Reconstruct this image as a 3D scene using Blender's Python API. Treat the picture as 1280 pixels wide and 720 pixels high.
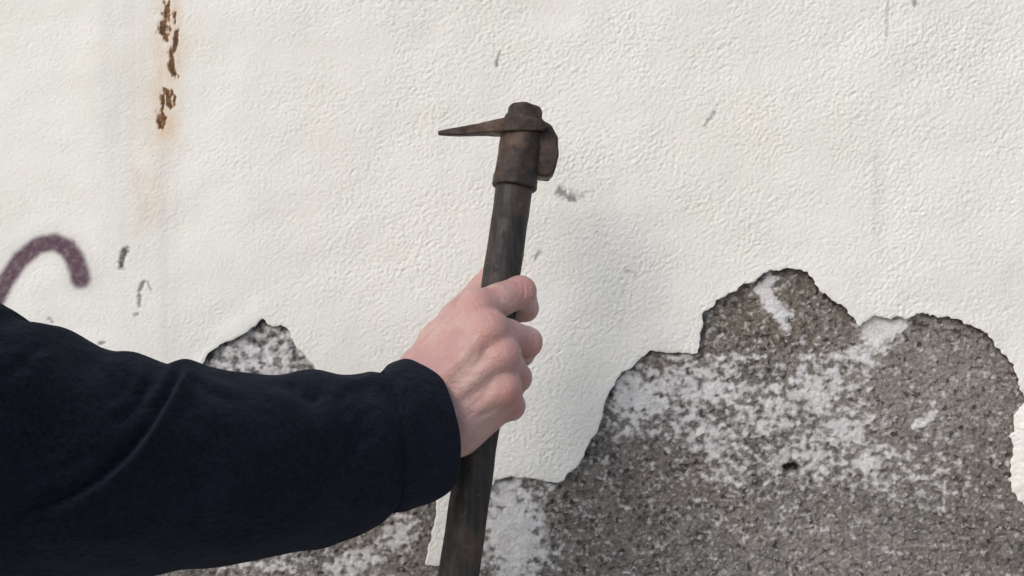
import bpy, math
import numpy as np
from mathutils import Vector

for o in list(bpy.data.objects):
    bpy.data.objects.remove(o, do_unlink=True)
scene = bpy.context.scene
COL = scene.collection

# ------------------------------------------------------------------ camera, sky, sun, exposure
CAM_H = 1.30            # camera height above the pavement
WALL_D = 0.66           # camera to wall (the wall's bare concrete is the plane y = 0)
F = 1108.0              # focal length in photograph pixels (about 60 degrees across)
cam = bpy.data.objects.new('camera', bpy.data.cameras.new('camera'))
COL.objects.link(cam)
cam.location = (0, -WALL_D, CAM_H)
cam.rotation_euler = (math.radians(90), 0, 0)
cam.data.sensor_width = 36.0
cam.data.lens = 36.0 * F / 1280.0
cam.data.clip_start = 0.02
cam.data.clip_end = 500
scene.camera = cam

SUN_DIR = Vector((-0.62, -0.85, 0.64)).normalized()      # towards the sun
world = bpy.data.worlds.new('World')
scene.world = world
world.use_nodes = True
wn = world.node_tree
wn.nodes.clear()
sky = wn.nodes.new('ShaderNodeTexSky')
sky.sky_type = 'NISHITA'
sky.sun_disc = False
sky.sun_elevation = math.asin(SUN_DIR.z)
sky.sun_rotation = math.atan2(SUN_DIR.x, SUN_DIR.y) % (2 * math.pi)
sky.air_density = 1.0
sky.dust_density = 1.8
sky.ozone_density = 1.0
bg = wn.nodes.new('ShaderNodeBackground')
bg.inputs['Strength'].default_value = 0.14
wo = wn.nodes.new('ShaderNodeOutputWorld')
wn.links.new(sky.outputs[0], bg.inputs['Color'])
wn.links.new(bg.outputs[0], wo.inputs['Surface'])

sun_data = bpy.data.lights.new('sun', 'SUN')
sun_data.energy = 1.15
sun_data.angle = math.radians(27)
sun_data.color = (1.0, 0.985, 0.96)
sun = bpy.data.objects.new('sun', sun_data)
COL.objects.link(sun)
sun.rotation_euler = SUN_DIR.to_track_quat('Z', 'Y').to_euler()
sun.location = SUN_DIR * 5

vs = scene.view_settings
vs.view_transform = 'Standard'
vs.look = 'None'
vs.exposure = 0.20
vs.gamma = 1.0
scene.render.engine = 'CYCLES'
scene.render.resolution_x = 1024
scene.render.resolution_y = 576

# ------------------------------------------------------------------ helpers
def P(u, v, d):
    """a measured point: picture column/row of the photograph at its own depth d (m) -> world"""
    return np.array([(u - 640.0) / F * d, d - WALL_D, CAM_H + (360.0 - v) / F * d])

def W(u, v):
    """point on the wall plane (x, z)"""
    p = P(u, v, WALL_D)
    return np.array([p[0], p[2]])

rng = np.random.default_rng(7)
_perm = rng.permutation(256)
_perm = np.concatenate([_perm, _perm])
_ang = rng.random(256) * 2 * np.pi
_gx, _gy = np.cos(_ang), np.sin(_ang)

def perlin(x, y, seed=0):
    x = x + seed * 17.31
    y = y + seed * 9.77
    xi = np.floor(x).astype(np.int64); yi = np.floor(y).astype(np.int64)
    xf = x - xi; yf = y - yi
    xi &= 255; yi &= 255
    u = xf * xf * xf * (xf * (xf * 6 - 15) + 10)
    v = yf * yf * yf * (yf * (yf * 6 - 15) + 10)
    def g(ix, iy, fx, fy):
        h = _perm[_perm[ix & 255] + (iy & 255)]
        return _gx[h] * fx + _gy[h] * fy
    a = g(xi, yi, xf, yf); b = g(xi + 1, yi, xf - 1, yf)
    c = g(xi, yi + 1, xf, yf - 1); d = g(xi + 1, yi + 1, xf - 1, yf - 1)
    return ((a + (b - a) * u) * (1 - v) + (c + (d - c) * u) * v) * 1.5

def fbm(x, y, octaves=4, seed=0):
    s = 0; a = 1.0; t = 0
    for i in range(octaves):
        s = s + a * perlin(x * 2 ** i, y * 2 ** i, seed + i * 3); t += a; a *= 0.5
    return s / t

def smooth(e0, e1, x):
    t = np.clip((x - e0) / (e1 - e0), 0, 1)
    return t * t * (3 - 2 * t)

def make_mesh(name, verts, quads, mat, parent=None, attrs=None, shade=True, tris=None, mat_index=None):
    me = bpy.data.meshes.new(name)
    nq = len(quads); nt = 0 if tris is None else len(tris)
    me.vertices.add(len(verts))
    me.vertices.foreach_set('co', np.asarray(verts, dtype=np.float32).ravel())
    loops = np.asarray(quads, dtype=np.int32).ravel()
    starts = np.arange(nq, dtype=np.int32) * 4
    if nt:
        starts = np.concatenate([starts, nq * 4 + np.arange(nt, dtype=np.int32) * 3])
        loops = np.concatenate([loops, np.asarray(tris, dtype=np.int32).ravel()])
    me.loops.add(len(loops))
    me.loops.foreach_set('vertex_index', loops)
    me.polygons.add(nq + nt)
    me.polygons.foreach_set('loop_start', starts)
    me.update(calc_edges=True)
    me.validate()
    if shade:
        me.polygons.foreach_set('use_smooth', np.ones(len(me.polygons), dtype=bool))
    for m in (mat if isinstance(mat, (list, tuple)) else [mat]):
        me.materials.append(m)
    if mat_index is not None:
        me.polygons.foreach_set('material_index', np.asarray(mat_index, dtype=np.int32))
    for k, a in (attrs or {}).items():
        at = me.attributes.new(k, 'FLOAT', 'POINT')
        at.data.foreach_set('value', np.asarray(a, dtype=np.float32).ravel())
    ob = bpy.data.objects.new(name, me)
    COL.objects.link(ob)
    if parent is not None:
        ob.parent = parent
        ob.matrix_parent_inverse = parent.matrix_basis.inverted()
    return ob

def thing(name, label, cat, loc):
    o = bpy.data.objects.new(name, None)
    COL.objects.link(o)
    o.location = loc
    o.empty_display_size = 0.05
    o['label'] = label; o['category'] = cat; o['kind'] = 'thing'
    return o

def surface_nets(Fv, origin, h):
    """naive surface nets: Fv < 0 is inside"""
    nx, ny, nz = Fv.shape
    S = Fv < 0
    acc = np.zeros((nx - 1, ny - 1, nz - 1, 3), np.float32)
    cnt = np.zeros((nx - 1, ny - 1, nz - 1), np.float32)
    offs = [(0, 0, 0), (1, 0, 0), (0, 1, 0), (1, 1, 0), (0, 0, 1), (1, 0, 1), (0, 1, 1), (1, 1, 1)]
    def sub(A, o):
        return A[o[0]:nx - 1 + o[0], o[1]:ny - 1 + o[1], o[2]:nz - 1 + o[2]]
    for a in range(8):
        for b in range(a + 1, 8):
            da = np.array(offs[b]) - np.array(offs[a])
            if np.abs(da).sum() != 1:
                continue
            fa = sub(Fv, offs[a]); fb = sub(Fv, offs[b])
            m = (fa < 0) != (fb < 0)
            t = np.where(m, fa / np.where(m, fa - fb, 1), 0)
            for c in range(3):
                acc[..., c] += np.where(m, offs[a][c] + t * da[c], 0)
            cnt += m
    act = cnt > 0
    idx = -np.ones(act.shape, np.int64)
    ijk = np.argwhere(act)
    idx[act] = np.arange(len(ijk))
    v = (ijk + acc[act] / cnt[act][:, None]) * h + np.asarray(origin)
    quads = []
    for ax in range(3):
        b, c = (ax + 1) % 3, (ax + 2) % 3
        s0 = [slice(None)] * 3; s1 = [slice(None)] * 3
        s0[ax] = slice(0, -1); s1[ax] = slice(1, None)
        for k in (b, c):
            s0[k] = slice(1, -1); s1[k] = slice(1, -1)
        A = S[tuple(s0)]; B = S[tuple(s1)]
        for mask, flip in ((A & ~B, False), (~A & B, True)):
            e = np.argwhere(mask)
            if len(e) == 0:
                continue
            e[:, b] += 1; e[:, c] += 1
            def cell(db, dc):
                q = e.copy(); q[:, b] += db; q[:, c] += dc
                return idx[q[:, 0], q[:, 1], q[:, 2]]
            q = np.stack([cell(-1, -1), cell(0, -1), cell(0, 0), cell(-1, 0)], 1)
            quads.append(q[:, ::-1] if flip else q)
    q = np.concatenate(quads)
    return v, q[(q >= 0).all(1)]

def sd_cone(X, a, b, ra, rb):
    a = np.asarray(a, np.float32); b = np.asarray(b, np.float32)
    ba = b - a
    t = np.clip(((X - a) @ ba) / (ba @ ba), 0, 1)
    return np.linalg.norm(X - a - t[..., None] * ba, axis=-1) - (ra + (rb - ra) * t)

def smin(a, b, k):
    h = np.clip(0.5 + 0.5 * (b - a) / k, 0, 1)
    return b + (a - b) * h - k * h * (1 - h)

def grid3(lo, hi, h):
    ax = [np.arange(lo[i], hi[i] + h, h, dtype=np.float32) for i in range(3)]
    return np.stack(np.meshgrid(*ax, indexing='ij'), -1)

# ------------------------------------------------------------------ material helpers
class NT:
    def __init__(self, name):
        self.m = bpy.data.materials.new(name)
        self.m.use_nodes = True
        self.t = self.m.node_tree
        self.b = self.t.nodes['Principled BSDF']
        self.co = self.t.nodes.new('ShaderNodeTexCoord').outputs['Object']
    def link(self, a, b):
        self.t.links.new(a, b)
    def val(self, sock, x):
        if hasattr(x, 'is_linked') or isinstance(x, bpy.types.NodeSocket):
            self.link(x, sock)
        else:
            if sock.type == 'RGBA' and len(x) == 3:
                x = (*x, 1)
            sock.default_value = x
    def noise(self, scale, detail=4, rough=0.55, dist=0.0, vec=None):
        n = self.t.nodes.new('ShaderNodeTexNoise')
        n.inputs['Scale'].default_value = scale
        n.inputs['Detail'].default_value = detail
        n.inputs['Roughness'].default_value = rough
        n.inputs['Distortion'].default_value = dist
        self.link(vec or self.co, n.inputs['Vector'])
        return n.outputs['Fac']
    def voro(self, scale, out='Color', vec=None):
        n = self.t.nodes.new('ShaderNodeTexVoronoi')
        n.inputs['Scale'].default_value = scale
        self.link(vec or self.co, n.inputs['Vector'])
        return n.outputs[out]
    def map(self, scale=(1, 1, 1), rot=(0, 0, 0)):
        n = self.t.nodes.new('ShaderNodeMapping')
        n.inputs['Scale'].default_value = scale
        n.inputs['Rotation'].default_value = rot
        self.link(self.co, n.inputs['Vector'])
        return n.outputs[0]
    def ramp(self, fac, lo, hi, a=0.0, b=1.0):
        n = self.t.nodes.new('ShaderNodeMapRange')
        n.interpolation_type = 'SMOOTHSTEP'
        self.val(n.inputs['Value'], fac)
        n.inputs['From Min'].default_value = lo; n.inputs['From Max'].default_value = hi
        n.inputs['To Min'].default_value = a; n.inputs['To Max'].default_value = b
        return n.outputs['Result']
    def mix(self, fac, a, b, mode='MIX'):
        n = self.t.nodes.new('ShaderNodeMix')
        n.data_type = 'RGBA'; n.blend_type = mode
        self.val(n.inputs['Factor'], fac)
        self.val(n.inputs['A'] if False else n.inputs[6], a)
        self.val(n.inputs[7], b)
        return n.outputs[2]
    def math(self, op, a, b=0.0):
        n = self.t.nodes.new('ShaderNodeMath'); n.operation = op
        self.val(n.inputs[0], a); self.val(n.inputs[1], b)
        return n.outputs[0]
    def attr(self, name):
        n = self.t.nodes.new('ShaderNodeAttribute'); n.attribute_name = name
        return n.outputs['Fac']
    def sep(self, col, i):
        n = self.t.nodes.new('ShaderNodeSeparateColor'); self.link(col, n.inputs[0])
        return n.outputs[i]
    def bump(self, height, dist, strength=1.0, prev=None):
        n = self.t.nodes.new('ShaderNodeBump')
        n.inputs['Strength'].default_value = strength
        n.inputs['Distance'].default_value = dist
        self.link(height, n.inputs['Height'])
        if prev is not None:
            self.link(prev, n.inputs['Normal'])
        return n.outputs['Normal']
    def finish(self, color, rough=0.8, normal=None, metallic=0.0, spec=0.4):
        self.val(self.b.inputs['Base Color'], color)
        self.val(self.b.inputs['Roughness'], rough)
        self.val(self.b.inputs['Metallic'], metallic)
        self.b.inputs['Specular IOR Level'].default_value = spec
        if normal is not None:
            self.link(normal, self.b.inputs['Normal'])
        return self.m

def mat_plaster():
    n = NT('white_painted_stucco')
    base = n.mix(n.ramp(n.noise(9, 5), 0.35, 0.7), (0.80, 0.789, 0.743), (0.77, 0.756, 0.695))
    base = n.mix(n.ramp(n.noise(260, 3), 0.58, 0.8, 0, 0.25), base, (0.62, 0.60, 0.56))
    base = n.mix(n.attr('streak_falloff'), base, (0.52, 0.50, 0.48))
    base = n.mix(n.attr('rust_wash'), base, (0.62, 0.44, 0.29))
    g = n.math('MULTIPLY', n.attr('graffiti'), n.ramp(n.noise(220, 3), 0.25, 0.6, 0.88, 1.0))
    base = n.mix(g, base, (0.110, 0.060, 0.084))
    rust = n.mix(n.ramp(n.attr('rust'), 0.40, 0.95), (0.34, 0.19, 0.09), (0.075, 0.040, 0.020))
    rust = n.mix(n.ramp(n.noise(190, 5, .65), 0.46, 0.58, 0, 0.75), rust, (0.20, 0.10, 0.04))
    base = n.mix(n.ramp(n.attr('rust'), 0.08, 0.6), base, rust)
    base = n.mix(n.attr('grime'), base, (0.10, 0.095, 0.09))
    nrm = n.bump(n.noise(520, 4, 0.6), 0.0009, 0.6)
    nrm = n.bump(n.math('MULTIPLY', n.noise(260, 3, 0.6), n.attr('far')), 0.0022, 0.8, nrm)
    return n.finish(base, n.ramp(n.noise(60), 0.3, 0.7, 0.62, 0.8), nrm, spec=0.3)

def mat_plaster_edge():
    n = NT('broken_plaster_edge')
    base = n.mix(n.ramp(n.noise(500, 4), 0.35, 0.65), (0.16, 0.14, 0.12), (0.36, 0.33, 0.29))
    return n.finish(base, 0.95, n.bump(n.noise(900, 4, 0.7), 0.0008, 0.9), spec=0.1)

def mat_concrete():
    n = NT('bare_weathered_concrete')
    base = n.mix(n.ramp(n.noise(75, 6, 0.68), 0.38, 0.62), (0.108, 0.104, 0.099), (0.245, 0.224, 0.209))
    base = n.mix(n.attr('brown'), base, (0.175, 0.145, 0.108))
    base = n.mix(n.ramp(n.noise(16, 5), 0.46, 0.66, 0, 0.65), base, (0.215, 0.180, 0.156))
    dv = n.t.nodes.new('ShaderNodeVectorMath'); dv.operation = 'MULTIPLY_ADD'
    nz = n.t.nodes.new('ShaderNodeTexNoise'); nz.inputs['Scale'].default_value = 380
    n.link(n.co, nz.inputs['Vector']); n.link(nz.outputs['Color'], dv.inputs[0])
    dv.inputs[1].default_value = (0.004, 0.004, 0.004); n.link(n.co, dv.inputs[2])
    base = n.mix(n.attr('pale'), base, (0.33, 0.298, 0.275))
    cell = n.sep(n.voro(430, vec=dv.outputs[0]), 0)
    grain = n.noise(310, 6, 0.76)
    base = n.mix(n.ramp(grain, 0.50, 0.66, 0, 0.60), base, (0.44, 0.415, 0.39))
    base = n.mix(n.ramp(n.math('SUBTRACT', 1.0, grain), 0.52, 0.66, 0, 0.68), base, (0.036, 0.033, 0.031))
    base = n.mix(n.ramp(cell, 0.90, 0.97, 0, 0.7), base, (0.50, 0.48, 0.46))
    base = n.mix(n.ramp(n.sep(n.voro(300, vec=dv.outputs[0]), 2), 0.93, 0.97, 0, 0.8), base, (0.05, 0.045, 0.042))
    wcol = n.mix(n.ramp(n.noise(120, 4), 0.35, 0.65), (0.80, 0.785, 0.785), (0.66, 0.64, 0.635))
    wcol = n.mix(n.ramp(n.noise(420, 5, 0.7), 0.56, 0.68, 0, 0.45), wcol, (0.34, 0.32, 0.31))
    wh = n.math('MULTIPLY', n.attr('white'), n.ramp(n.noise(260, 5, 0.75), 0.60, 0.70, 1.0, 0.25))
    base = n.mix(wh, base, wcol)
    base = n.mix(n.attr('moss'), base, (0.075, 0.085, 0.06))
    base = n.mix(n.attr('pit'), base, (0.022, 0.020, 0.018))
    nrm = n.bump(grain, 0.0022, 0.9)
    nrm = n.bump(cell, 0.0004, 0.5, nrm)
    return n.finish(base, 0.93, nrm, spec=0.15)

def mat_iron():
    n = NT('rusted_forged_iron')
    base = n.mix(n.ramp(n.noise(90, 5, 0.65), 0.4, 0.62), (0.030, 0.023, 0.020), (0.062, 0.040, 0.031))
    base = n.mix(n.ramp(n.noise(40, 4), 0.50, 0.66, 0, 0.8), base, (0.105, 0.066, 0.046))
    base = n.mix(n.ramp(n.noise(330, 4), 0.58, 0.72, 0, 0.6), base, (0.016, 0.014, 0.014))
    nrm = n.bump(n.noise(240, 5, 0.7), 0.0012, 0.7)
    return n.finish(base, n.ramp(n.noise(150), 0.3, 0.7, 0.48, 0.75), nrm, 0.25, spec=0.4)

def mat_handle():
    n = NT('dark_grimy_wood')
    grain = n.noise(1, 4, 0.6, vec=n.map((420, 420, 14), (0, math.radians(-8.2), 0)))
    base = n.mix(n.ramp(grain, 0.35, 0.68), (0.014, 0.0125, 0.0125), (0.036, 0.031, 0.028))
    base = n.mix(n.ramp(n.noise(34, 4), 0.50, 0.66, 0, 0.6), base, (0.070, 0.042, 0.033))
    base = n.mix(n.ramp(n.noise(280, 3), 0.6, 0.75, 0, 0.5), base, (0.10, 0.085, 0.07))
    nrm = n.bump(grain, 0.0007, 0.6)
    return n.finish(base, n.ramp(n.noise(110), 0.3, 0.7, 0.5, 0.7), nrm, spec=0.35)

def mat_skin():
    n = NT('skin')
    base = n.mix(n.ramp(n.noise(48, 4), 0.36, 0.66), (0.53, 0.355, 0.315), (0.46, 0.262, 0.245))
    base = n.mix(n.math('MULTIPLY', n.attr('knuckle'), 0.65), base, (0.43, 0.195, 0.185))
    base = n.mix(n.ramp(n.noise(95, 4, 0.65), 0.50, 0.66, 0, 0.55), base, (0.49, 0.245, 0.215))
    base = n.mix(n.ramp(n.noise(420, 3), 0.5, 0.70, 0, 0.35), base, (0.42, 0.235, 0.19))
    wr = n.voro(1, 'Distance', n.map((800, 800, 560), (0.3, 0.5, 0.2)))
    nrm = n.bump(wr, 0.0004, 0.5)
    nrm = n.bump(n.noise(1, 4, 0.6, vec=n.map((160, 160, 420), (0.0, 0.75, 0.0))), 0.0014, 0.5, nrm)
    nrm = n.bump(n.noise(170, 4, 0.6), 0.0009, 0.4, nrm)
    n.b.inputs['Subsurface Weight'].default_value = 0.25
    n.b.inputs['Subsurface Radius'].default_value = (1.0, 0.35, 0.2)
    n.b.inputs['Subsurface Scale'].default_value = 0.0035
    return n.finish(base, n.ramp(n.noise(300), 0.3, 0.7, 0.46, 0.6), nrm, spec=0.4)

def mat_fleece(name, a, b):
    n = NT(name)
    base = n.mix(n.ramp(n.noise(420, 5, 0.8), 0.36, 0.66), tuple(x * .55 for x in a), tuple(x * 1.25 for x in b))
    base = n.mix(n.ramp(n.noise(650, 2), 0.76, 0.82, 0, 0.5), base, (0.06, 0.065, 0.075))
    base = n.mix(n.ramp(n.noise(30, 3), 0.45, 0.7, 0, 0.5), base, tuple(x * 1.5 for x in b))
    nrm = n.bump(n.noise(480, 5, 0.8), 0.0022, 0.8)
    nrm = n.bump(n.noise(130, 4, 0.6), 0.0030, 0.6, nrm)
    nrm = n.bump(n.noise(38, 3, 0.5), 0.0050, 0.45, nrm)
    n.b.inputs['Sheen Weight'].default_value = 0.08
    n.b.inputs['Sheen Roughness'].default_value = 0.5
    n.b.inputs['Sheen Tint'].default_value = (0.55, 0.65, 0.9, 1)
    return n.finish(base, 0.95, nrm, spec=0.1)

def mat_pavement():
    n = NT('pavement_concrete')
    base = n.mix(n.ramp(n.noise(3, 6), 0.35, 0.65), (0.30, 0.29, 0.275), (0.38, 0.37, 0.35))
    base = n.mix(n.ramp(n.noise(180, 4), 0.55, 0.75, 0, 0.5), base, (0.16, 0.155, 0.15))
    return n.finish(base, 0.9, n.bump(n.noise(200, 5), 0.002, 0.6), spec=0.2)

M = dict(plaster=mat_plaster(), edge=mat_plaster_edge(), concrete=mat_concrete(), iron=mat_iron(),
         handle=mat_handle(), skin=mat_skin(),
         fleece=mat_fleece('navy_fleece', (0.0021, 0.0031, 0.0068), (0.0044, 0.0064, 0.0125)),
         pavement=mat_pavement())

# ------------------------------------------------------------------ setting: pavement
def build_pavement():
    S = 120.0
    v = [(-S, -S, 0), (S, -S, 0), (S, S, 0), (-S, S, 0)]
    o = make_mesh('pavement', v, [(0, 1, 2, 3)], M['pavement'], shade=False)
    o['kind'] = 'structure'
    o['label'] = 'grey concrete pavement at the foot of the wall'
build_pavement()

# ------------------------------------------------------------------ wall
WX, WZ = 4.0, 2.6          # half width and height of the wall
DAMAGE = [(-150, 900), (60, 660), (190, 540), (252, 455), (262, 444), (278, 431), (300, 420), (316, 412), (325, 407),
          (331, 399), (337, 406), (346, 408), (354, 407), (363, 411), (370, 427), (385, 447), (398, 464), (425, 500),
          (470, 545), (520, 578), (548, 612), (545, 645), (536, 675), (532, 702), (548, 706), (556, 690), (568, 650), (585, 622),
          (612, 607), (620, 599), (640, 594), (665, 596), (685, 601), (704, 599), (708, 588), (722, 582),
          (733, 560), (745, 535), (755, 505), (760, 488), (775, 465), (795, 450), (812, 438), (835, 440), (872, 442),
          (874, 420), (876, 392), (890, 382), (905, 368), (925, 358), (940, 354), (955, 343), (975, 335), (990, 334),
          (1010, 345), (1022, 362), (1035, 376), (1047, 379), (1060, 394), (1072, 404), (1085, 396), (1100, 396),
          (1118, 397), (1132, 397), (1138, 392), (1155, 392), (1180, 395), (1195, 397), (1210, 408), (1228, 416),
          (1240, 432), (1255, 446), (1264, 462), (1272, 485), (1277, 500), (1268, 518), (1262, 545), (1266, 560),
          (1262, 590), (1264, 610), (1275, 628), (1292, 640), (1335, 660), (1420, 740), (1480, 900), (1300, 1060),
          (900, 1130), (300, 1080)]
DAMAGE_W = np.array([W(*p) for p in DAMAGE])

def poly_sd(poly, x, z):
    """signed distance, negative inside the polygon"""
    d = np.full(x.shape, 1e9); ins = np.zeros(x.shape, bool)
    n = len(poly)
    for i in range(n):
        a = poly[i]; b = poly[(i + 1) % n]
        e = b - a
        t = np.clip(((x - a[0]) * e[0] + (z - a[1]) * e[1]) / (e @ e), 0, 1)
        d = np.minimum(d, (x - a[0] - t * e[0]) ** 2 + (z - a[1] - t * e[1]) ** 2)
        c = (a[1] > z) != (b[1] > z)
        ins ^= c & (x < (b[0] - a[0]) * (z - a[1]) / (b[1] - a[1] + 1e-12) + a[0])
    return np.where(ins, -1, 1) * np.sqrt(d)

# coarse distance table, looked up bilinearly
TX = np.arange(-0.75, 0.95, 0.002); TZ = np.arange(CAM_H - 0.75, CAM_H + 0.45, 0.002)
_tab = poly_sd(DAMAGE_W, *np.meshgrid(TX, TZ, indexing='ij'))

def damage_sd(x, z):
    fx = np.clip((x - TX[0]) / 0.002, 0, len(TX) - 1.001); fz = np.clip((z - TZ[0]) / 0.002, 0, len(TZ) - 1.001)
    i = fx.astype(int); j = fz.astype(int); a = fx - i; b = fz - j
    d = (_tab[i, j] * (1 - a) + _tab[i + 1, j] * a) * (1 - b) + (_tab[i, j + 1] * (1 - a) + _tab[i + 1, j + 1] * a) * b
    # the break is ragged: crumbly on the right, cleaner on the left
    k = 0.35 + 0.65 * smooth(0.10, 0.20, x)
    r = 0.0022 * fbm(x / 0.016, z / 0.016, 2, 5) + 0.0034 * k * fbm(x / 0.0068, z / 0.0060, 3, 8)
    return d + r

def axis(lo, hi, c0, c1, h, g=1.10):
    """grid lines: even step h between c0 and c1, growing outwards"""
    mid = np.arange(c0, c1, h)
    out = []
    x, s = mid[-1], h
    while x < hi:
        s = min(s * g, 0.4); x += s; out.append(min(x, hi))
    left = []
    x, s = mid[0], h
    while x > lo:
        s = min(s * g, 0.4); x -= s; left.append(max(x, lo))
    return np.concatenate([left[::-1], mid, out])

def stroke(x, z, pts, w, tab=None):
    """soft distance to a polyline given in photograph pixels on the wall; w in px"""
    q = np.array([W(*p) for p in pts]); d = np.full(x.shape, 1e9)
    for a, b in zip(q[:-1], q[1:]):
        e = b - a
        t = np.clip(((x - a[0]) * e[0] + (z - a[1]) * e[1]) / (e @ e + 1e-12), 0, 1)
        d = np.minimum(d, np.hypot(x - a[0] - t * e[0], z - a[1] - t * e[1]))
    return d / (w * WALL_D / F)

def uv_of(x, z):
    return 640 + x / WALL_D * F, 360 - (z - CAM_H) / WALL_D * F

def plaster_fields(x, z):
    u, v = uv_of(x, z)
    near = (np.abs(x) < 1.0) & (np.abs(z - CAM_H) < 0.8)
    # stucco relief in metres: orange-peel lumps, fainter towards the left
    c, s = math.cos(0.6), math.sin(0.6)
    a = x * c + z * s; b = -x * s + z * c
    n1 = perlin(a / 0.0040, b / 0.0033, 1)
    n2 = perlin(a / 0.0022, b / 0.0019, 2)
    n3 = perlin(a / 0.0090, b / 0.0080, 3)
    n4 = perlin(a / 0.0040, b / 0.0030, 33)
    n5 = perlin(x / 0.0018, z / 0.0018, 34)
    amp = 0.34 + 0.66 * smooth(150, 640, u + 60 * fbm(x / 0.1, z / 0.1, 2, 4))
    amp = amp * (0.92 + 0.65 * perlin(x / 0.05, z / 0.04, 6) + 0.35 * perlin(x / 0.018, z / 0.014, 7) + 0.45 * smooth(900, 1250, u) * smooth(300, 60, v))
    h = (0.00020 * n1 + 0.00036 * n2 + 0.00008 * n3 + 0.00022 * n5 - 0.00034 * smooth(0.25, 0.70, n4)) * np.clip(amp, 0.25, 1.7)
    far = np.maximum(smooth(0.42, 0.45, np.abs(x)), smooth(0.24, 0.27, np.abs(z - CAM_H)))     # beyond the fine mesh the material carries the relief
    h = h * (1 - far) + 0.0014 * fbm(x / 0.11, z / 0.09, 4, 9)
    A = {}
    n_f = fbm(x / 0.0042, z / 0.006, 3, 11); n_s = fbm(x / 0.0026, z / 0.0026, 2, 13)
    n_m = fbm(x / 0.015, z / 0.03, 3, 12)
    # rust pits
    rust = np.zeros_like(x)
    xw = x + 0.0022 * fbm(x / 0.007, z / 0.009, 3, 17); zw = z + 0.0030 * fbm(x / 0.007, z / 0.009, 3, 18)
    for pts, w in (([(212, 9), (210, 22), (208, 34), (210, 47)], 3.6), ([(206, 30), (205, 44)], 3.0), ([(222, 20), (221, 30)], 1.5),
                   ([(224, 44), (221, 58), (218, 70), (218, 80), (222, 96)], 3.0), ([(211, 115), (213, 124), (217, 134)], 2.4),
                   ([(208, 124), (206, 138)], 2.4), ([(205, 146), (204, 158)], 3.2), ([(219, 116), (220, 132)], 1.5)):
        d = stroke(xw, zw, pts, w * 1.35)
        rust = np.maximum(rust, smooth(1.7, 0.1, d + 1.5 * fbm(x / 0.0024, z / 0.0095, 3, 19) + 0.5 * n_s))
    A['rust'] = rust
    h = h - 0.0005 * rust
    halo = smooth(3.2, 0.2, stroke(x, z, [(215, 5), (216, 90), (210, 165)], 9)) * (0.6 + 0.5 * n_m)
    run = smooth(1.0, 0.0, stroke(x, z, [(214, 20), (200, 190), (182, 270)], 46)) * smooth(420, 190, v) * (0.55 + 0.9 * n_m)
    A['rust_wash'] = np.clip(0.40 * halo + 0.46 * run, 0, 0.8)
    # rain streaks and blotches, plus the sideways light falloff painted in
    st = smooth(1, 0, np.abs(u - 158 - 10 * n_m) / 52) * (0.55 + 0.7 * fbm(x / 0.010, z / 0.2, 3, 14)) * smooth(560, 120, v)
    st2 = smooth(1, 0, np.abs(u - 212) / 26) * (0.5 + 0.8 * fbm(x / 0.008, z / 0.2, 3, 15)) * smooth(120, 280, v) * smooth(600, 420, v)
    st3 = smooth(1, 0, np.abs(u - 1095) / 14) * smooth(150, 230, v) * smooth(360, 280, v) * 0.15
    blot = smooth(0.15, 0.6, fbm(x / 0.12, z / 0.14, 3, 16)) * 0.18 * smooth(200, 700, u)
    A['streak_falloff'] = np.clip(0.42 * st + 0.34 * st2 + st3 + blot + 0.15 * smooth(90, 460, u), 0, 0.8)  # last term: wall lit less towards the right, put into the colour
    # spray-paint arc
    d = stroke(x, z, [(-22, 410), (-4, 384), (12, 352), (30, 325), (52, 307), (72, 303), (88, 311), (98, 325), (104, 342), (105, 348)], 11.0 + 2.0 * smooth(70, 100, u))
    A['graffiti'] = smooth(1.35, 0.60, d + 0.07 * n_f) * 0.88 + 0.12 * smooth(2.6, 0.8, d)
    # knocks and scratches
    gr = np.zeros_like(x); dent = np.zeros_like(x)
    for pts, w, k in (([(161, 312), (156, 332)], 3.2, 1.0), ([(184, 352), (178, 364), (178, 382)], 1.8, .75), ([(188, 352), (193, 362)], 1.2, .5), ([(172, 394), (176, 392)], 1.8, .6),
                      ([(700, 240), (708, 246), (717, 250)], 4.2, .75), ([(714, 243), (725, 247)], 3.2, .4), ([(726, 242), (742, 240)], 1.0, .3),
                      ([(625, 68), (621, 84)], 1.5, .65), ([(892, 142), (880, 158)], 1.7, .5), ([(780, 338), (792, 342)], 1.7, .4),
                      ([(675, 316), (669, 324)], 2.2, .5), ([(128, 429), (136, 427)], 2.0, .7), ([(66, 398), (69, 402)], 1.8, .5),
                      ([(1107, 0), (1105, 48)], 1.6, .32), ([(1092, 170), (1090, 300)], 1.3, .08), ([(1136, 2), (1141, 8)], 2.2, .5),
                      ([(1178, 500), (1179, 506)], 1.0, 0)):
        d = stroke(x, z, pts, w)
        m = smooth(1.9, 0.2, d + 1.5 * n_f + 1.1 * n_s)
        gr = np.maximum(gr, m * k); dent = np.maximum(dent, m * min(1, k * 1.3))
    h = h - 0.0009 * dent
    A['grime'] = np.clip(gr * 1.0, 0, 1)
    for k in A:
        A[k] = np.where(near, A[k], 0)
    A['far'] = far
    return h, A

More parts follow.
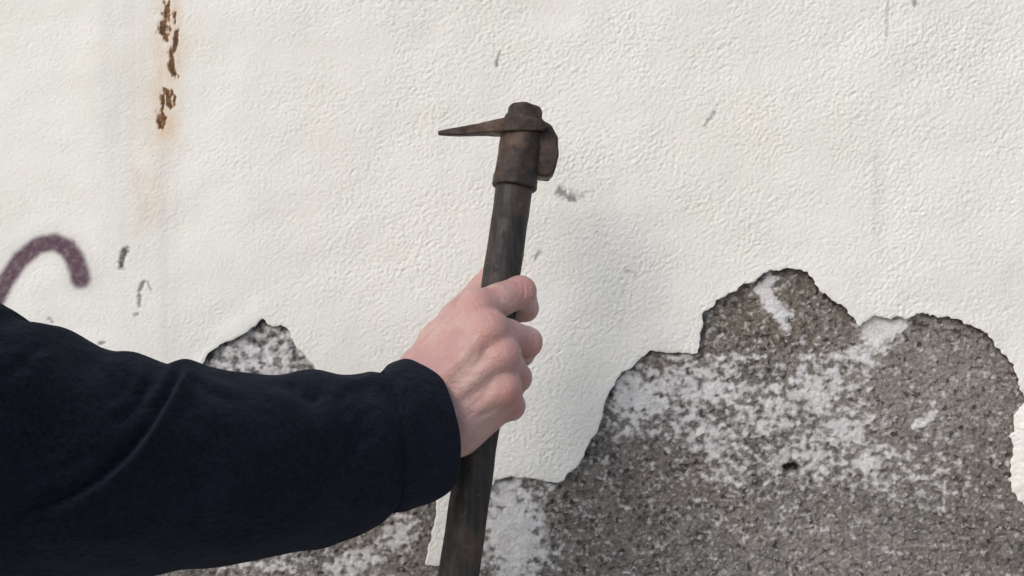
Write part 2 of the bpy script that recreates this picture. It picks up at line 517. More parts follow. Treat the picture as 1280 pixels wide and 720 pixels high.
def build_plaster(wall):
    xs = axis(-WX, WX, -0.42, 0.42, 0.0008); zs = axis(0.02, WZ, CAM_H - 0.24, CAM_H + 0.24, 0.0008)
    X, Z = np.meshgrid(xs, zs, indexing='ij')
    D = damage_sd(X, Z)
    h, A = plaster_fields(X, Z)
    keep_v = D > 0
    # move the outside corners of straddling cells onto the break line
    ax = np.zeros_like(X); az = np.zeros_like(X); cn = np.zeros_like(X)
    nx, nz = X.shape
    for di in (-1, 0, 1):
        for dj in (-1, 0, 1):
            if di == 0 and dj == 0:
                continue
            i0, i1 = max(0, -di), nx - max(0, di); j0, j1 = max(0, -dj), nz - max(0, dj)
            s = (slice(i0, i1), slice(j0, j1)); t = (slice(i0 + di, i1 + di), slice(j0 + dj, j1 + dj))
            m = (~keep_v[s]) & keep_v[t]
            f = np.where(m, D[s] / np.where(m, D[s] - D[t], 1), 0)
            ax[s] += np.where(m, X[s] + f * (X[t] - X[s]), 0); az[s] += np.where(m, Z[s] + f * (Z[t] - Z[s]), 0); cn[s] += m
    mv = cn > 0
    X2 = np.where(mv, ax / np.maximum(cn, 1), X); Z2 = np.where(mv, az / np.maximum(cn, 1), Z)
    # coat thickness, lifting a little at the broken edge
    T = 0.0052 + 0.0012 * fbm(X / 0.05, Z / 0.05, 2, 21)
    u, v = uv_of(X, Z)
    lift = smooth(0.020, 0.0, np.maximum(D, 0)) * (0.0003 + 0.0020 * fbm(X / 0.045, Z / 0.045, 2, 22))
    thin = smooth(0.012, 0.0, np.maximum(D, 0)) * smooth(1150, 1260, u) * smooth(470, 520, v)     # feathered edge on the right
    T = (T + np.maximum(lift, -0.001)) * (1 - 0.72 * thin)
    rnd = 0.0005 * smooth(0.0011, 0.0, np.maximum(D, 0))
    Y = -(T + h - rnd)
    fk = (keep_v[:-1, :-1] | keep_v[1:, :-1] | keep_v[1:, 1:] | keep_v[:-1, 1:])
    vid = np.arange(nx * nz).reshape(nx, nz)
    q = np.stack([vid[:-1, :-1], vid[1:, :-1], vid[1:, 1:], vid[:-1, 1:]], -1)[fk]
    # rim faces along the break
    fp = np.pad(fk, 1)
    rim = []
    a = fk & ~fp[1:-1, :-2]; a[:, 0] = False; rim.append(np.stack([vid[1:, :-1], vid[:-1, :-1]], -1)[a])
    a = fk & ~fp[1:-1, 2:]; a[:, -1] = False; rim.append(np.stack([vid[:-1, 1:], vid[1:, 1:]], -1)[a])
    a = fk & ~fp[:-2, 1:-1]; a[0] = False; rim.append(np.stack([vid[:-1, :-1], vid[:-1, 1:]], -1)[a])
    a = fk & ~fp[2:, 1:-1]; a[-1] = False; rim.append(np.stack([vid[1:, 1:], vid[1:, :-1]], -1)[a])
    rim = np.concatenate(rim)
    V = np.stack([X2, Y, Z2], -1).reshape(-1, 3)
    attrs = {k: a.ravel() for k, a in A.items()}
    rv = np.unique(rim)
    top = V[rv].copy()                      # doubled so that the edge stays crisp
    back = V[rv].copy(); back[:, 1] = 0.0012
    gD = np.stack(np.gradient(D, xs, zs), -1).reshape(-1, 2)[rv]
    gD /= np.linalg.norm(gD, axis=1)[:, None] + 1e-9
    mid = top.copy(); mid[:, 1] *= 0.5; mid[:, [0, 2]] += gD * 0.0007 + rng.normal(0, 0.00022, gD.shape)
    back[:, [0, 2]] += gD * 0.0022
    n0 = len(V); k = len(rv)
    mp = np.zeros(n0, np.int64); mp[rv] = np.arange(k)
    ra, rb = mp[rim[:, 0]], mp[rim[:, 1]]
    q1 = np.stack([n0 + ra, n0 + rb, n0 + k + rb, n0 + k + ra], 1)
    q2 = q1 + k
    V = np.concatenate([V, top, mid, back])
    used = np.zeros(len(V), bool); Q = np.concatenate([q, q1, q2]); used[Q.ravel()] = True
    re = np.cumsum(used) - 1
    for kk in attrs:
        attrs[kk] = np.concatenate([attrs[kk], np.zeros(3 * k)])[used]
    mi = np.concatenate([np.zeros(len(q)), np.ones(len(q1) + len(q2))])
    o = make_mesh('plaster_coat', V[used], re[Q], [M['plaster'], M['edge']], wall, attrs, mat_index=mi)
    o['label'] = 'white painted stucco coat with ragged broken lower edge, rust pits and purple spray arc'

def blob(u, v, cu, cv, ru, rv, rot=0.0):
    c, s = math.cos(rot), math.sin(rot)
    a = ((u - cu) * c + (v - cv) * s) / ru; b = (-(u - cu) * s + (v - cv) * c) / rv
    return np.exp(-(a * a + b * b))

def build_concrete(wall):
    xs = axis(-0.72, 0.9, -0.28, 0.405, 0.0008); zs = axis(CAM_H - 0.7, CAM_H + 0.06, CAM_H - 0.225, CAM_H + 0.03, 0.0008)
    X, Z = np.meshgrid(xs, zs, indexing='ij')
    D = damage_sd(X, Z)
    u, v = uv_of(X, Z)
    n_f = fbm(X / 0.0062, Z / 0.0056, 4, 41); n_m = fbm(X / 0.016, Z / 0.016, 3, 42)
    dens = np.zeros_like(X)
    for a in ((800, 500, 55, 42, 0, .72), (790, 475, 40, 22, -.5, .5), (880, 480, 70, 38, 0, .62), (885, 545, 60, 30, .4, .55), (960, 510, 60, 55, 0, .5),
              (1020, 490, 60, 45, -.5, .62), (1010, 570, 60, 40, 0, .5), (1060, 540, 40, 35, .6, .62), (1075, 445, 50, 22, -.4, .5), (930, 590, 80, 30, 0, .35),
              (1090, 580, 45, 40, 0, .5), (1150, 600, 70, 40, 0, .3), (1000, 640, 110, 40, 0, .10), (1170, 545, 30, 20, 0, .25), (900, 560, 60, 40, 0, .3),
              (320, 455, 110, 70, 0, .52), (642, 662, 40, 80, -.15, .95), (500, 665, 26, 20, -.7, .7), (440, 705, 40, 20, -.2, .62), (330, 705, 60, 20, 0, .5),
              (700, 690, 20, 14, 0, .3), (610, 640, 30, 50, 0, .4)):
        dens = np.maximum(dens, a[5] * blob(u, v, a[0], a[1], a[2], a[3], a[4]))
    white = smooth(-0.22, 0.34, dens * 1.12 - 0.40 + 0.95 * n_f + 0.36 * n_m)
    white = np.maximum(white, 0.7 * smooth(0.46, 0.60, fbm(X / 0.0065, Z / 0.005, 4, 44) * 1.15 + 0.30 * n_m))   # scattered chips
    # smooth skim patches
    sol = np.zeros_like(X)
    for poly, r in (([(1068, 402), (1085, 392), (1120, 393), (1136, 393), (1134, 410), (1112, 424), (1096, 436), (1082, 430)], 3.0),
                    ([(955, 348), (966, 340), (974, 346), (966, 358), (970, 372), (984, 385), (992, 392), (984, 400), (986, 418), (980, 418), (972, 398), (956, 388), (950, 372), (942, 362)], 3.0),
                    ([(1166, 505), (1171, 514), (1168, 526), (1152, 534), (1142, 538), (1140, 530), (1154, 522)], 2.2)):
        d = poly_sd(np.array([W(*p) for p in poly]), X, Z) * F / WALL_D
        sol = np.maximum(sol, smooth(r, -r, d + 13 * n_f))
    white = np.maximum(white * 0.92, sol)
    brown = np.clip(0.85 * blob(u, v, 960, 400, 110, 55) + 0.75 * blob(u, v, 1235, 560, 60, 170) * (0.6 + n_m) + 0.15 * blob(u, v, 1180, 460, 90, 70)
                    + 0.5 * blob(u, v, 480, 690, 70, 60) + 0.35 * blob(u, v, 740, 640, 60, 50), 0, 0.9) * (1 - 0.4 * smooth(0, .5, n_m))
    pit = smooth(1.3, 0.4, stroke(X, Z, [(986, 584), (994, 582), (997, 586)], 5.5) + 0.5 * n_f)
    moss = 0.35 * smooth(0.1, 0.45, fbm(X / 0.013, Z / 0.013, 3, 47)) * np.clip(blob(u, v, 960, 570, 90, 60) + blob(u, v, 1150, 620, 90, 60) + .7 * blob(u, v, 1210, 545, 40, 30), 0, 1)
    pale = np.clip(0.9 * blob(u, v, 1160, 480, 120, 100) + 0.55 * blob(u, v, 1040, 680, 130, 50) + 0.6 * blob(u, v, 470, 690, 60, 40), 0, .8) * (0.75 + 0.6 * n_m)
    # relief: aggregate, pits, the raised remnants of the old coat
    g1 = perlin(X / 0.0030, Z / 0.0030, 51); g2 = perlin(X / 0.0019, Z / 0.0019, 52)
    h = (0.00075 * g1 + 0.00060 * g2) * (1 - 0.45 * white) + 0.0012 * fbm(X / 0.03, Z / 0.03, 3, 53)
    h = h - 0.0022 * smooth(0.36, 0.70, perlin(X / 0.0046, Z / 0.0040, 54)) * (1 - white) + 0.0007 * white - 0.006 * pit
    # the top lobe was broken out deeper than the field below it
    lobe = smooth(452, 438, v + 10 * n_m) * smooth(866, 878, u) * smooth(1090, 1060, u)
    h = h - 0.0016 * lobe
    fine = smooth(0.42, 0.40, X) * smooth(-0.30, -0.28, X) * smooth(CAM_H - .24, CAM_H - .225, Z)
    white = white * fine; h = h * (0.3 + 0.7 * fine)
    V = np.stack([X, -h, Z], -1).reshape(-1, 3)
    fk = D < 0.012
    fk = fk[:-1, :-1] | fk[1:, 1:]
    nx, nz = X.shape
    vid = np.arange(nx * nz).reshape(nx, nz)
    q = np.stack([vid[:-1, :-1], vid[1:, :-1], vid[1:, 1:], vid[:-1, 1:]], -1)[fk]
    used = np.zeros(len(V), bool); used[q.ravel()] = True
    re = np.cumsum(used) - 1
    at = dict(white=white.ravel()[used], brown=brown.ravel()[used], moss=moss.ravel()[used], pit=pit.ravel()[used], pale=np.clip(pale, 0, 1).ravel()[used])
    o = make_mesh('exposed_concrete', V[used], re[q], M['concrete'], wall, at)
    o['label'] = 'bare grey brown concrete with white flecks where the stucco has broken away'

def box(name, lo, hi, mat, parent):
    x0, y0, z0 = lo; x1, y1, z1 = hi
    v = [(x0, y0, z0), (x1, y0, z0), (x1, y1, z0), (x0, y1, z0), (x0, y0, z1), (x1, y0, z1), (x1, y1, z1), (x0, y1, z1)]
    f = [(0, 3, 2, 1), (4, 5, 6, 7), (0, 1, 5, 4), (1, 2, 6, 5), (2, 3, 7, 6), (3, 0, 4, 7)]
    return make_mesh(name, v, f, mat, parent, shade=False)

wall = thing('wall', 'white stucco wall with broken plaster baring grey concrete, rust marks and purple graffiti', 'wall', (0, 0.1, 0))
build_plaster(wall)
build_concrete(wall)
box('wall_core', (-WX, 0.006, 0.0), (WX, 0.25, WZ), M['concrete'], wall)
box('coping', (-WX, -0.03, WZ + 0.001), (WX, 0.28, WZ + 0.06), M['concrete'], wall)

# ------------------------------------------------------------------ pick hammer
def handle_u(v): return 642.0 - (v - 240.0) * 0.1437
def handle_d(v): return 0.545 - (v - 240.0) / 480.0 * 0.030
A_TOP = P(handle_u(145), 145, handle_d(145)); A_BOT = P(handle_u(860), 860, handle_d(860))
AX = (A_TOP - A_BOT); AX_L = np.linalg.norm(AX); AX = AX / AX_L

def frame(axis):
    s = np.array([1.0, 0, 0]); s = s - axis * (s @ axis); s /= np.linalg.norm(s)
    return s, np.cross(axis, s)

def lathe(name, prof, mat, parent, seg=64, wob=0.0, seed=0):
    """prof: (distance below the head's top along the handle, radius)"""
    s, t = frame(AX)
    V = []; Q = []
    th = np.linspace(0, 2 * np.pi, seg, endpoint=False)
    for i, (l, r) in enumerate(prof):
        rr = r * (1 + wob * perlin(np.cos(th) * 1.3 + 5 + seed, np.sin(th) * 1.3 + l * 60, seed))
        c = A_TOP - AX * l
        V.append(c + rr[:, None] * (np.cos(th)[:, None] * s + np.sin(th)[:, None] * t))
    n = len(prof)
    for i in range(n - 1):
        a = i * seg + np.arange(seg); b = i * seg + (np.arange(seg) + 1) % seg
        Q.append(np.stack([a, a + seg, b + seg, b], 1))
    V = np.concatenate(V); Q = np.concatenate(Q)
    V = np.concatenate([V, [A_TOP - AX * prof[0][0], A_TOP - AX * prof[-1][0]]])
    k = np.arange(seg)
    tr = np.concatenate([np.stack([np.full(seg, n * seg), k, (k + 1) % seg], 1),
                         np.stack([np.full(seg, n * seg + 1), (n - 1) * seg + (k + 1) % seg, (n - 1) * seg + k], 1)])
    return make_mesh(name, V, Q, mat, parent, tris=tr)

def sub_profile(pts, n):
    l = np.array([p[0] for p in pts]); r = np.array([p[1] for p in pts])
    x = np.linspace(l[0], l[-1], n)
    return list(zip(x, np.interp(x, l, r)))

hammer = thing('pick_hammer', 'old rusty pick hammer with dark wooden handle held upright in the hand', 'hammer', tuple(A_BOT))
H_R = 0.0112
def handle_radius(l):
    return H_R + 0.0009 * np.clip(l / AX_L, 0, 1)
body = [(l, handle_radius(l)) for l in np.linspace(0.010, AX_L - 0.004, 90)]
ho = lathe('handle', [(0.008, 0.004)] + body + [(AX_L - 0.001, 0.0100), (AX_L, 0.006)], M['handle'], hammer, wob=0.035, seed=3)
ho['label'] = 'straight dark grimy wooden handle'

# forged head: every part grown from its own distance field
def from_field(name, pts, fn, h, mat, parent, pad=0.004):
    pts = np.asarray(pts)
    G = grid3(pts.min(0) - pad, pts.max(0) + pad, h)
    v, q = surface_nets(fn(G), G[0, 0, 0], h)
    return make_mesh(name, v, q, mat, parent)

def lump(G, s=0.006, a=0.00022):
    x, y, z = G[..., 0] / s, G[..., 1] / s, G[..., 2] / s
    return a * (perlin(x + 3.1, y + z * 0.7, 61) + perlin(y + 1.7, z - x * 0.6, 62))

def ax_coords(G):
    q = G - A_TOP
    l = -(q @ AX)
    r = np.linalg.norm(q + l[..., None] * AX, axis=-1)
    return l, r

def f_socket(G):
    l, r = ax_coords(G)
    rad = np.interp(l, [0.0, 0.006, 0.012, 0.030, 0.0385, 0.0400, 0.0455, 0.0470], [0.0120, 0.0128, 0.0130, 0.0130, 0.0131, 0.0138, 0.0140, 0.0132])
    d = np.maximum(r - rad, np.maximum(0.0015 - l, l - 0.0465))
    return d + lump(G)
S0 = P(610, 128, 0.53); S1 = P(700, 256, 0.57)
so = from_field('socket', [P(612, 125, .528), P(700, 125, .528), P(612, 262, .572), P(700, 262, .572)], f_socket, 0.0007, M['iron'], hammer)
so['label'] = 'rusty iron socket gripping the top of the handle'

def f_knob(G):
    l, r = ax_coords(G)
    d = np.sqrt(np.maximum(np.abs(l - 0.0005) - 0.0035, 0) ** 2 + np.maximum(r - 0.0080, 0) ** 2) - 0.0030
    return d + lump(G, 0.006, 0.0003)
ko = from_field('peened_top', [P(630, 128, .535), P(686, 128, .535), P(630, 158, .565), P(686, 158, .565)], f_knob, 0.0006, M['iron'], hammer)

def extr_field(poly, d0, half, rnd, taper=None):
    """polygon measured in the picture plane at depth d0, with real thickness in depth"""
    pw = np.array([[P(u, v, d0)[0], P(u, v, d0)[2]] for u, v in poly])
    def f(G):
        d2 = poly_sd(pw, G[..., 0], G[..., 2]) + rnd
        hy = half if taper is None else taper(G[..., 0])
        dy = np.abs(G[..., 1] - (d0 - WALL_D)) - hy + rnd
        return np.sqrt(np.maximum(d2, 0) ** 2 + np.maximum(dy, 0) ** 2) + np.minimum(np.maximum(d2, dy), 0) - rnd + lump(G, 0.005, 0.00018)
    return f
hd = handle_d(160)
x_tip = P(549, 165, hd)[0]; x_root = P(620, 160, hd)[0]
pick_poly = [(548, 164.5), (575, 159.5), (600, 155.5), (616, 153), (637, 151), (658, 150), (674, 153), (684, 161), (678, 168), (650, 168.5), (622, 168), (600, 168.5), (575, 170), (548, 169)]
f_pick = extr_field(pick_poly, hd, 0.0, 0.0007, lambda x: np.interp((x - x_tip) / (x_root - x_tip), [0, .7, .95, 1.25, 1.7, 1.9], [.0025, .0055, .0085, .0150, .0150, .0120]))
po = from_field('pick_point', [P(542, 143, hd - .022), P(692, 143, hd - .022), P(542, 178, hd + .022), P(692, 178, hd + .022)], f_pick, 0.0006, M['iron'], hammer)
po['label'] = 'tapered iron pick point'
bl_poly = [(656, 156), (675, 153), (687, 160), (696, 174), (697, 198), (692, 218), (686, 224), (674, 223), (664, 219), (656, 200)]
f_blade = extr_field(bl_poly, hd + 0.0065, 0.0135, 0.0016)
bo = from_field('adze_blade', [P(655, 143, hd - .016), P(704, 143, hd - .016), P(655, 232, hd + .024), P(704, 232, hd + .024)], f_blade, 0.0006, M['iron'], hammer)
bo['label'] = 'stubby rounded iron blade behind the socket'

# ------------------------------------------------------------------ person: hand and forearm, fleece sleeve
person = thing('person', 'outstretched arm in a dark navy fleece sleeve, bare hand gripping the pick hammer', 'person', tuple(P(-170, 600, 0.33)))

def J(u, v, rel):            # joint measured against the handle's depth
    return P(u, v, handle_d(v) + rel)

def build_hand():
    lo = np.minimum(P(335, 585, .425), P(335, 585, .60)); hi = np.maximum(P(700, 305, .58), P(700, 305, .40))
    lo = np.array([P(400, 590, .50)[0] - 0.03, 0.43 - WALL_D, P(500, 600, .50)[2]])
    hi = np.array([P(695, 300, .53)[0], 0.585 - WALL_D, P(600, 305, .56)[2]])
    lo[1] += .014; hi[1] -= .004
    h = 0.0009
    G = grid3(lo, hi, h)
    fingers = {
        'index':  [(J(597, 386, -.031), .0106), (J(650, 365, -.014), .0096), (J(656, 385, .012), .0085), (J(628, 394, .0195), .0070)],
        'middle': [(J(611, 412, -.0385), .0106), (J(658, 428, -.0125), .0093), (J(651, 441, .0130), .0086), (J(618, 444, .0200), .0072)],
        'ring':   [(J(626, 443, -.036), .0104), (J(646, 472, -.0120), .0087), (J(640, 482, .0130), .0082), (J(609, 484, .0195), .0070)],
        'pinky':  [(J(628, 485, -.031), .0100), (J(638, 507, -.0110), .0086), (J(629, 513, .0110), .0074), (J(604, 514, .0170), .0063)],
    }
    wrist = {'index': (P(530, 474, .503), .0150), 'middle': (P(536, 492, .4985), .0155), 'ring': (P(546, 512, .4985), .0150), 'pinky': (P(556, 534, .502), .0145)}
    palm = None
    for k, f in fingers.items():
        d = sd_cone(G, wrist[k][0], f[0][0], wrist[k][1], f[0][1] - .0006)
        palm = d if palm is None else smin(palm, d, .0078)
    for a, b, ra, rb, k in ((P(575, 540, .514), P(612, 513, .512), .0135, .0115, .008),          # heel of the hand
                            (J(590, 425, -.016), J(598, 500, -.016), .0125, .0115, .008),        # palm against the handle
                            (P(530, 489, .503), P(400, 575, .468), .0180, .0230, .012),          # forearm
                            (P(556, 530, .502), P(410, 605, .470), .0170, .0230, .012)):
        palm = smin(palm, sd_cone(G, a, b, ra, rb), k)
    # extensor tendons: faint cords on the back of the hand
    for k, f in fingers.items():
        m = f[0][0]; w = wrist[k][0]
        off = np.array([0, -1.0, 0]) * (f[0][1] - .0022)
        a = w * 0.65 + m * 0.35 + np.array([0, -1.0, 0]) * .0122; b = m + off
        palm = smin(palm, sd_cone(G, a, b, .0014, .0032), .0055)
    # thumb, round the far side
    th = [(P(534, 462, .514), .0150), (P(574, 402, .541), .0125), (P(605, 363, .556), .0098), (P(617, 342, .558), .0080)]
    t = None
    for (a, ra), (b, rb) in zip(th[:-1], th[1:]):
        d = sd_cone(G, a, b, ra, rb); t = d if t is None else smin(t, d, .003)
    palm = smin(palm, t, .009)
    web = sd_cone(G, P(552, 425, .522), J(592, 392, -.018), .0115, .0095)
    palm = smin(palm, web, .008)
    fs = None
    for k, f in fingers.items():
        c = None
        for i in range(3):
            (a, ra), (b, rb) = f[i], f[i + 1]
            # phalanx: slimmer in the middle than at the joints
            m = (a + b) / 2; rm = (ra + rb) / 2 * (0.94 if i else 0.96)
            d = smin(sd_cone(G, a, m, ra, rm), sd_cone(G, m, b, rm, rb), .002)
            c = d if c is None else smin(c, d, .0016)
        c = smin(c, np.linalg.norm(G - (f[0][0] + np.array([.001, -.0022, .0008])), axis=-1) - (f[0][1] - .0014), .004)     # knuckle
        fs = c if fs is None else smin(fs, c, .0012)
    d = smin(palm, fs, .0042)
    # the handle presses into the palm
    l, r = ax_coords(G)
    cut = handle_radius(l) - 0.0002 - r
    d = np.maximum(d, cut)
    v, q = surface_nets(d.astype(np.float32), lo, h)
    kn = np.zeros(len(v))
    for k, f in fingers.items():
        for i in (0, 1):
            kn = np.maximum(kn, np.exp(-(np.linalg.norm(v - (f[i][0] + np.array([0.003, -.008, 0])), axis=1) / .011) ** 2))
    # veins, knuckle folds and creases on the near side of the hand
    dd = v[:, 1] + WALL_D
    pu = 640 + v[:, 0] / dd * F; pv = 360 - (v[:, 2] - CAM_H) / dd * F
    face = smooth(.535, .515, dd)
    def line(pts):
        d = np.full(len(v), 1e9); tt = np.zeros(len(v)); n = len(pts) - 1
        for i in range(n):
            a = np.array(pts[i], float); e = np.array(pts[i + 1], float) - a
            t = np.clip(((pu - a[0]) * e[0] + (pv - a[1]) * e[1]) / (e @ e), 0, 1)
            c = np.hypot(pu - a[0] - t * e[0], pv - a[1] - t * e[1]); m = c < d
            d = np.where(m, c, d); tt = np.where(m, (i + t) / n, tt)
        return d, smooth(0, .2, tt) * smooth(1, .8, tt)
    out = np.zeros(len(v))
    for pts, w, a in (([(548, 452), (566, 440), (578, 424), (588, 404)], 3.6, .0004), ([(566, 478), (584, 462), (596, 448), (602, 430)], 3.6, .0005),
                      ([(584, 462), (598, 464), (612, 460)], 3.2, .0003), ([(576, 512), (592, 500), (606, 488)], 3.4, .0006),
                      ([(600, 396), (606, 402), (609, 410)], 1.7, -.0006), ([(604, 392), (611, 399), (615, 407)], 1.7, -.0006),
                      ([(618, 432), (624, 438), (627, 447)], 1.7, -.0006), ([(622, 429), (629, 436), (632, 445)], 1.7, -.0006),
                      ([(622, 476), (629, 482), (630, 492)], 1.7, -.0006), ([(627, 474), (634, 481), (635, 490)], 1.7, -.0005),
                      ([(590, 376), (596, 382), (598, 391)], 1.7, -.0006), ([(595, 373), (602, 380), (604, 388)], 1.7, -.0005),
                      ([(648, 346), (655, 354), (656, 366), (652, 376)], 1.8, -.0006), ([(654, 344), (661, 354), (662, 368)], 1.7, -.0006), ([(643, 348), (649, 357), (650, 368)], 1.6, -.0005),
                      ([(660, 412), (668, 422), (668, 436)], 1.7, -.0006), ([(654, 409), (661, 420), (661, 436)], 1.7, -.0006),
                      ([(648, 458), (655, 468), (654, 480)], 1.7, -.0006), ([(640, 500), (645, 508), (642, 518)], 1.7, -.0005),
                      ([(588, 540), (602, 534), (616, 526)], 2.0, -.0006), ([(596, 522), (612, 516), (626, 508)], 2.0, -.0006),
                      ([(572, 530), (584, 520), (594, 514)], 2.2, -.0005)):
        d, e = line(pts)
        out += a * np.exp(-(d / w) ** 2) * e
    v = v + np.array([0, -1.0, 0]) * (out * face)[:, None]
    o = make_mesh('hand', v, q, M['skin'], person, {'knuckle': kn})
    sm = o.modifiers.new('smooth', 'SMOOTH'); sm.factor = 0.5; sm.iterations = 2
    o['label'] = 'bare right hand with fingers closed round the handle'
build_hand()

# sleeve: rings measured as (upper edge, lower edge) of the outline, with depth and girth
SL = [  # u_top, v_top, u_bot, v_bot, depth, front reach (m), front shift in x (m)
    (532, 449, 553, 617, .500, .0310, .0155),
    (515, 449, 536, 624, .497, .0335, .0160),
    (497, 452, 512, 632, .493, .0360, .0155),
    (478, 458, 488, 646, .488, .0365, .0140),
    (455, 466, 462, 658, .481, .0375, .0125),
    (428, 468, 436, 669, .474, .0390, .0110),
    (400, 463, 405, 680, .467, .0405, .0100),
    (375, 462, 378, 686, .460, .0415, .0090),
    (342, 468, 343, 692, .451, .0425, .0080),
    (300, 467, 300, 697, .441, .0440, .0070),
    (258, 460, 258, 704, .432, .0455, .0060),
    (226, 447, 228, 710, .425, .0470, .0050),
    (206, 452, 206, 713, .421, .0475, .0045),
    (165, 440, 165, 717, .412, .0490, .0040),
    (130, 437, 130, 721, .405, .0500, .0030),
    (95, 422, 95, 726, .398, .0510, .0025),
    (60, 404, 60, 732, .391, .0520, .0020),
    (22, 398, 22, 738, .384, .0530, .0010),
    (0, 383, 0, 742, .380, .0540, .0),
    (-60, 360, -60, 752, .368, .0560, .0),
    (-150, 350, -150, 765, .350, .0580, .0),
    (-290, 345, -290, 790, .325, .0600, .0),
]
def sleeve_row(x, y, z, half, reach, shift):
    d = y + WALL_D; u = 640 + x / d * F
    return (u, 360 - (z + half - CAM_H) / d * F, u, 360 - (z - half - CAM_H) / d * F, d, reach, shift)
SL += [sleeve_row(-.325, -.385, 1.243, .069, .057, .020), sleeve_row(-.385, -.440, 1.256, .076, .054, .036),
       sleeve_row(-.445, -.500, 1.272, .083, .054, .046), sleeve_row(-.500, -.555, 1.290, .089, .056, .050)]      # on to the shoulder, out of the picture
SL = np.array(SL, float)

def catmull(A, t):
    n = len(A)
    i = np.clip(np.floor(t).astype(int), 0, n - 2); f = (t - i)[:, None]
    p0 = A[np.clip(i - 1, 0, n - 1)]; p1 = A[i]; p2 = A[i + 1]; p3 = A[np.clip(i + 2, 0, n - 1)]
    return 0.5 * (2 * p1 + (p2 - p0) * f + (2 * p0 - 5 * p1 + 4 * p2 - p3) * f * f + (3 * p1 - p0 - 3 * p2 + p3) * f ** 3)

TH = np.linspace(0, 2 * np.pi, 320, endpoint=False)
def ring_points(R, scale):
    """R: n x 7 rows -> n x len(TH) x 3"""
    out = np.empty((len(R), len(TH), 3))
    for k, r in enumerate(R):
        T = P(r[0], r[1], r[4]); B = P(r[2], r[3], r[4])
        c = (T + B) / 2; up = (T - B) / 2
        fr = np.array([r[6], -r[5], 0])
        sgn = np.sin(TH)
        ct = np.cos(TH)
        e = 1.0 - 0.05 * np.cos(2 * TH)
        out[k] = c + scale[k] * ((ct)[:, None] * up + (sgn * e)[:, None] * fr)
    return out

def fold_disp(u, v):
    """cloth relief (m) as it runs over the near side of the sleeve; positive = out"""
    def dist(pts):
        d = np.full(u.shape, 1e9); side = np.zeros(u.shape); tt = np.zeros(u.shape)
        n = len(pts) - 1
        for i in range(n):
            a = np.array(pts[i], float); b = np.array(pts[i + 1], float); e = b - a
            t = np.clip(((u - a[0]) * e[0] + (v - a[1]) * e[1]) / (e @ e), 0, 1)
            dx = u - a[0] - t * e[0]; dy = v - a[1] - t * e[1]
            q = np.hypot(dx, dy); s = np.sign(e[0] * dy - e[1] * dx)
            m = q < d
            d = np.where(m, q, d); side = np.where(m, s, side); tt = np.where(m, (i + t) / n, tt)
        return d * side, tt
    h = np.zeros(u.shape)
    # elbow crease: the upper sleeve overlaps the forearm along this line
    s, t = dist([(232, 436), (226, 462), (214, 495), (190, 535), (160, 572), (125, 604), (80, 632), (30, 648), (-40, 655)])
    env = smooth(1.0, 0.75, t)
    h += env * (0.0024 * np.exp(-((s + 7) / 9.0) ** 2) - 0.0034 * np.exp(-((s - 5) / 9.0) ** 2) - 0.0018 * smooth(0, 60, s) * smooth(170, 60, s))
    for pts, w, a in (([(300, 470), (340, 492), (385, 522), (420, 560)], 16, .0022), ([(330, 468), (375, 486), (410, 500)], 13, -.0018),
                      ([(440, 462), (425, 500), (400, 545), (390, 600)], 20, .0024), ([(465, 470), (452, 520), (440, 580), (445, 640)], 15, -.0022),
                      ([(250, 470), (290, 540), (300, 600), (260, 670)], 30, .0025), ([(340, 560), (330, 620), (280, 680)], 22, -.0020),
                      ([(20, 420), (70, 470), (110, 530), (110, 580)], 24, .0024), ([(90, 430), (140, 470), (170, 510)], 18, -.0022),
                      ([(-20, 470), (40, 530), (60, 590)], 26, -.0022), ([(170, 445), (190, 480), (185, 510)], 12, .0020),
                      ([(30, 680), (150, 668), (260, 640)], 24, .0022),
                      ([(236, 462), (262, 492), (300, 512)], 7, -.0016), ([(240, 458), (272, 482), (312, 498)], 8, .0016), ([(232, 490), (250, 530), (285, 560)], 9, -.0014),
                      ([(196, 470), (176, 500), (140, 530)], 8, -.0016), ([(186, 462), (160, 494), (126, 516)], 9, .0016), ([(120, 560), (80, 585), (30, 596)], 10, -.0016),
                      ([(472, 478), (440, 490), (415, 512)], 7, -.0016), ([(474, 496), (448, 512), (430, 540)], 8, .0016), ([(474, 540), (450, 552), (420, 590)], 8, -.0015),
                      ([(470, 590), (446, 600), (410, 630)], 9, .0015), ([(360, 470), (372, 490), (400, 505)], 7, -.0014), ([(60, 430), (30, 455), (-10, 470)], 10, -.0016)):
        s, t = dist(pts)
        h += a * np.exp(-(s / w) ** 2) * smooth(0, .2, t) * smooth(1, .8, t)
    return h

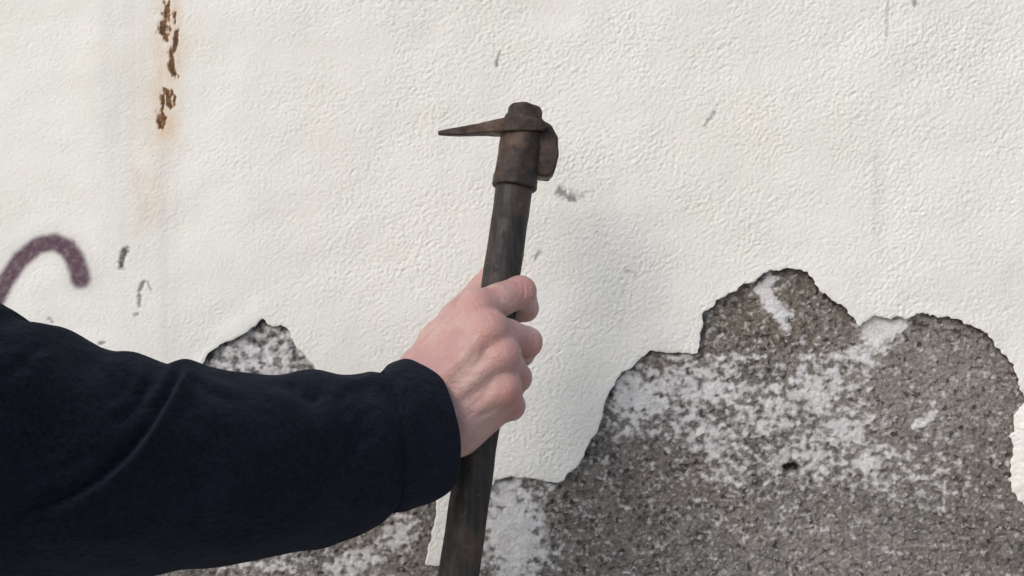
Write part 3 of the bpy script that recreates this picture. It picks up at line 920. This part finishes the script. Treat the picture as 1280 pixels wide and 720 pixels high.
def build_sleeve():
    def loft(name, t0, t1, n, scale_fn, extra, parent, hem=None, fold=True):
        t = np.linspace(t0, t1, n)
        R = catmull(SL, t)
        V = ring_points(R, scale_fn(t))
        cen = V.mean(1, keepdims=True)
        out = V - cen; out /= np.linalg.norm(out, axis=-1, keepdims=True)
        d = V[..., 1] + WALL_D
        u = 640 + V[..., 0] / d * F; v = 360 - (V[..., 2] - CAM_H) / d * F
        front = (smooth(0.05, 0.5, np.sin(TH)))[None, :]
        disp = np.zeros(u.shape)
        if fold:
            disp += fold_disp(u, v) * front
        tt = np.repeat(t[:, None], len(TH), 1); a = np.cos(TH)[None] * 2.2 + 7; b = np.sin(TH)[None] * 2.2
        disp += extra * (0.0017 * perlin(a * .7 + tt * .30, b * .7 + tt * .25, 71) + 0.0006 * perlin(a * 1.6 + tt * .5, b * 1.6 - tt * .4, 72))
        V = V + out * disp[..., None]
        rows = [r for r in V]
        if hem is not None:          # turn the edge inwards so that the cloth has thickness
            e = V[0]; c = e.mean(0); inw = c - e; inw /= np.linalg.norm(inw, axis=1)[:, None]
            axd = V[3].mean(0) - V[0].mean(0); axd /= np.linalg.norm(axd)
            rows = [e + inw * .0075 + axd * .030, e + inw * .0048 + axd * .006, e + inw * .0030 - axd * .0008, e + inw * .0012 - axd * .0012] + rows
        else:                        # rounded shoulder end
            e = V[-1]; c = e.mean(0); axd = c - V[-8].mean(0); axd /= np.linalg.norm(axd)
            rows += [c + (e - c) * math.cos(k) + axd * .07 * math.sin(k) for k in np.linspace(.1, 1.55, 14)]
        Vv = np.concatenate(rows); m = len(rows); S = len(TH)
        i = np.arange(m - 1)[:, None] * S; j = np.arange(S)[None]; j2 = (j + 1) % S
        Q = np.stack([i + j, i + j2, i + S + j2, i + S + j], -1).reshape(-1, 4)
        return make_mesh(name, Vv, Q, M['fleece'], parent)
    # cuff: turned-back band, rounded along its width, seam at its inner end
    sl = loft('sleeve', 2.15, 25.0, 600, lambda t: 1.0 - 0.082 * smooth(3.8, 2.85, t), 1.0, person)
    sl['label'] = 'dark navy fleece jacket sleeve creased at the elbow'
    def cuff_scale(t):
        k = np.clip((t - 0.0) / 2.95, 0, 1)
        return 0.975 + 0.038 * np.sin(np.pi * k ** 0.9) - 0.040 * smooth(0.80, 1.0, k)
    cf = loft('cuff', 0.0, 2.95, 110, cuff_scale, 0.5, sl, hem=True, fold=False)
    cf['label'] = 'folded navy cuff'
build_sleeve()
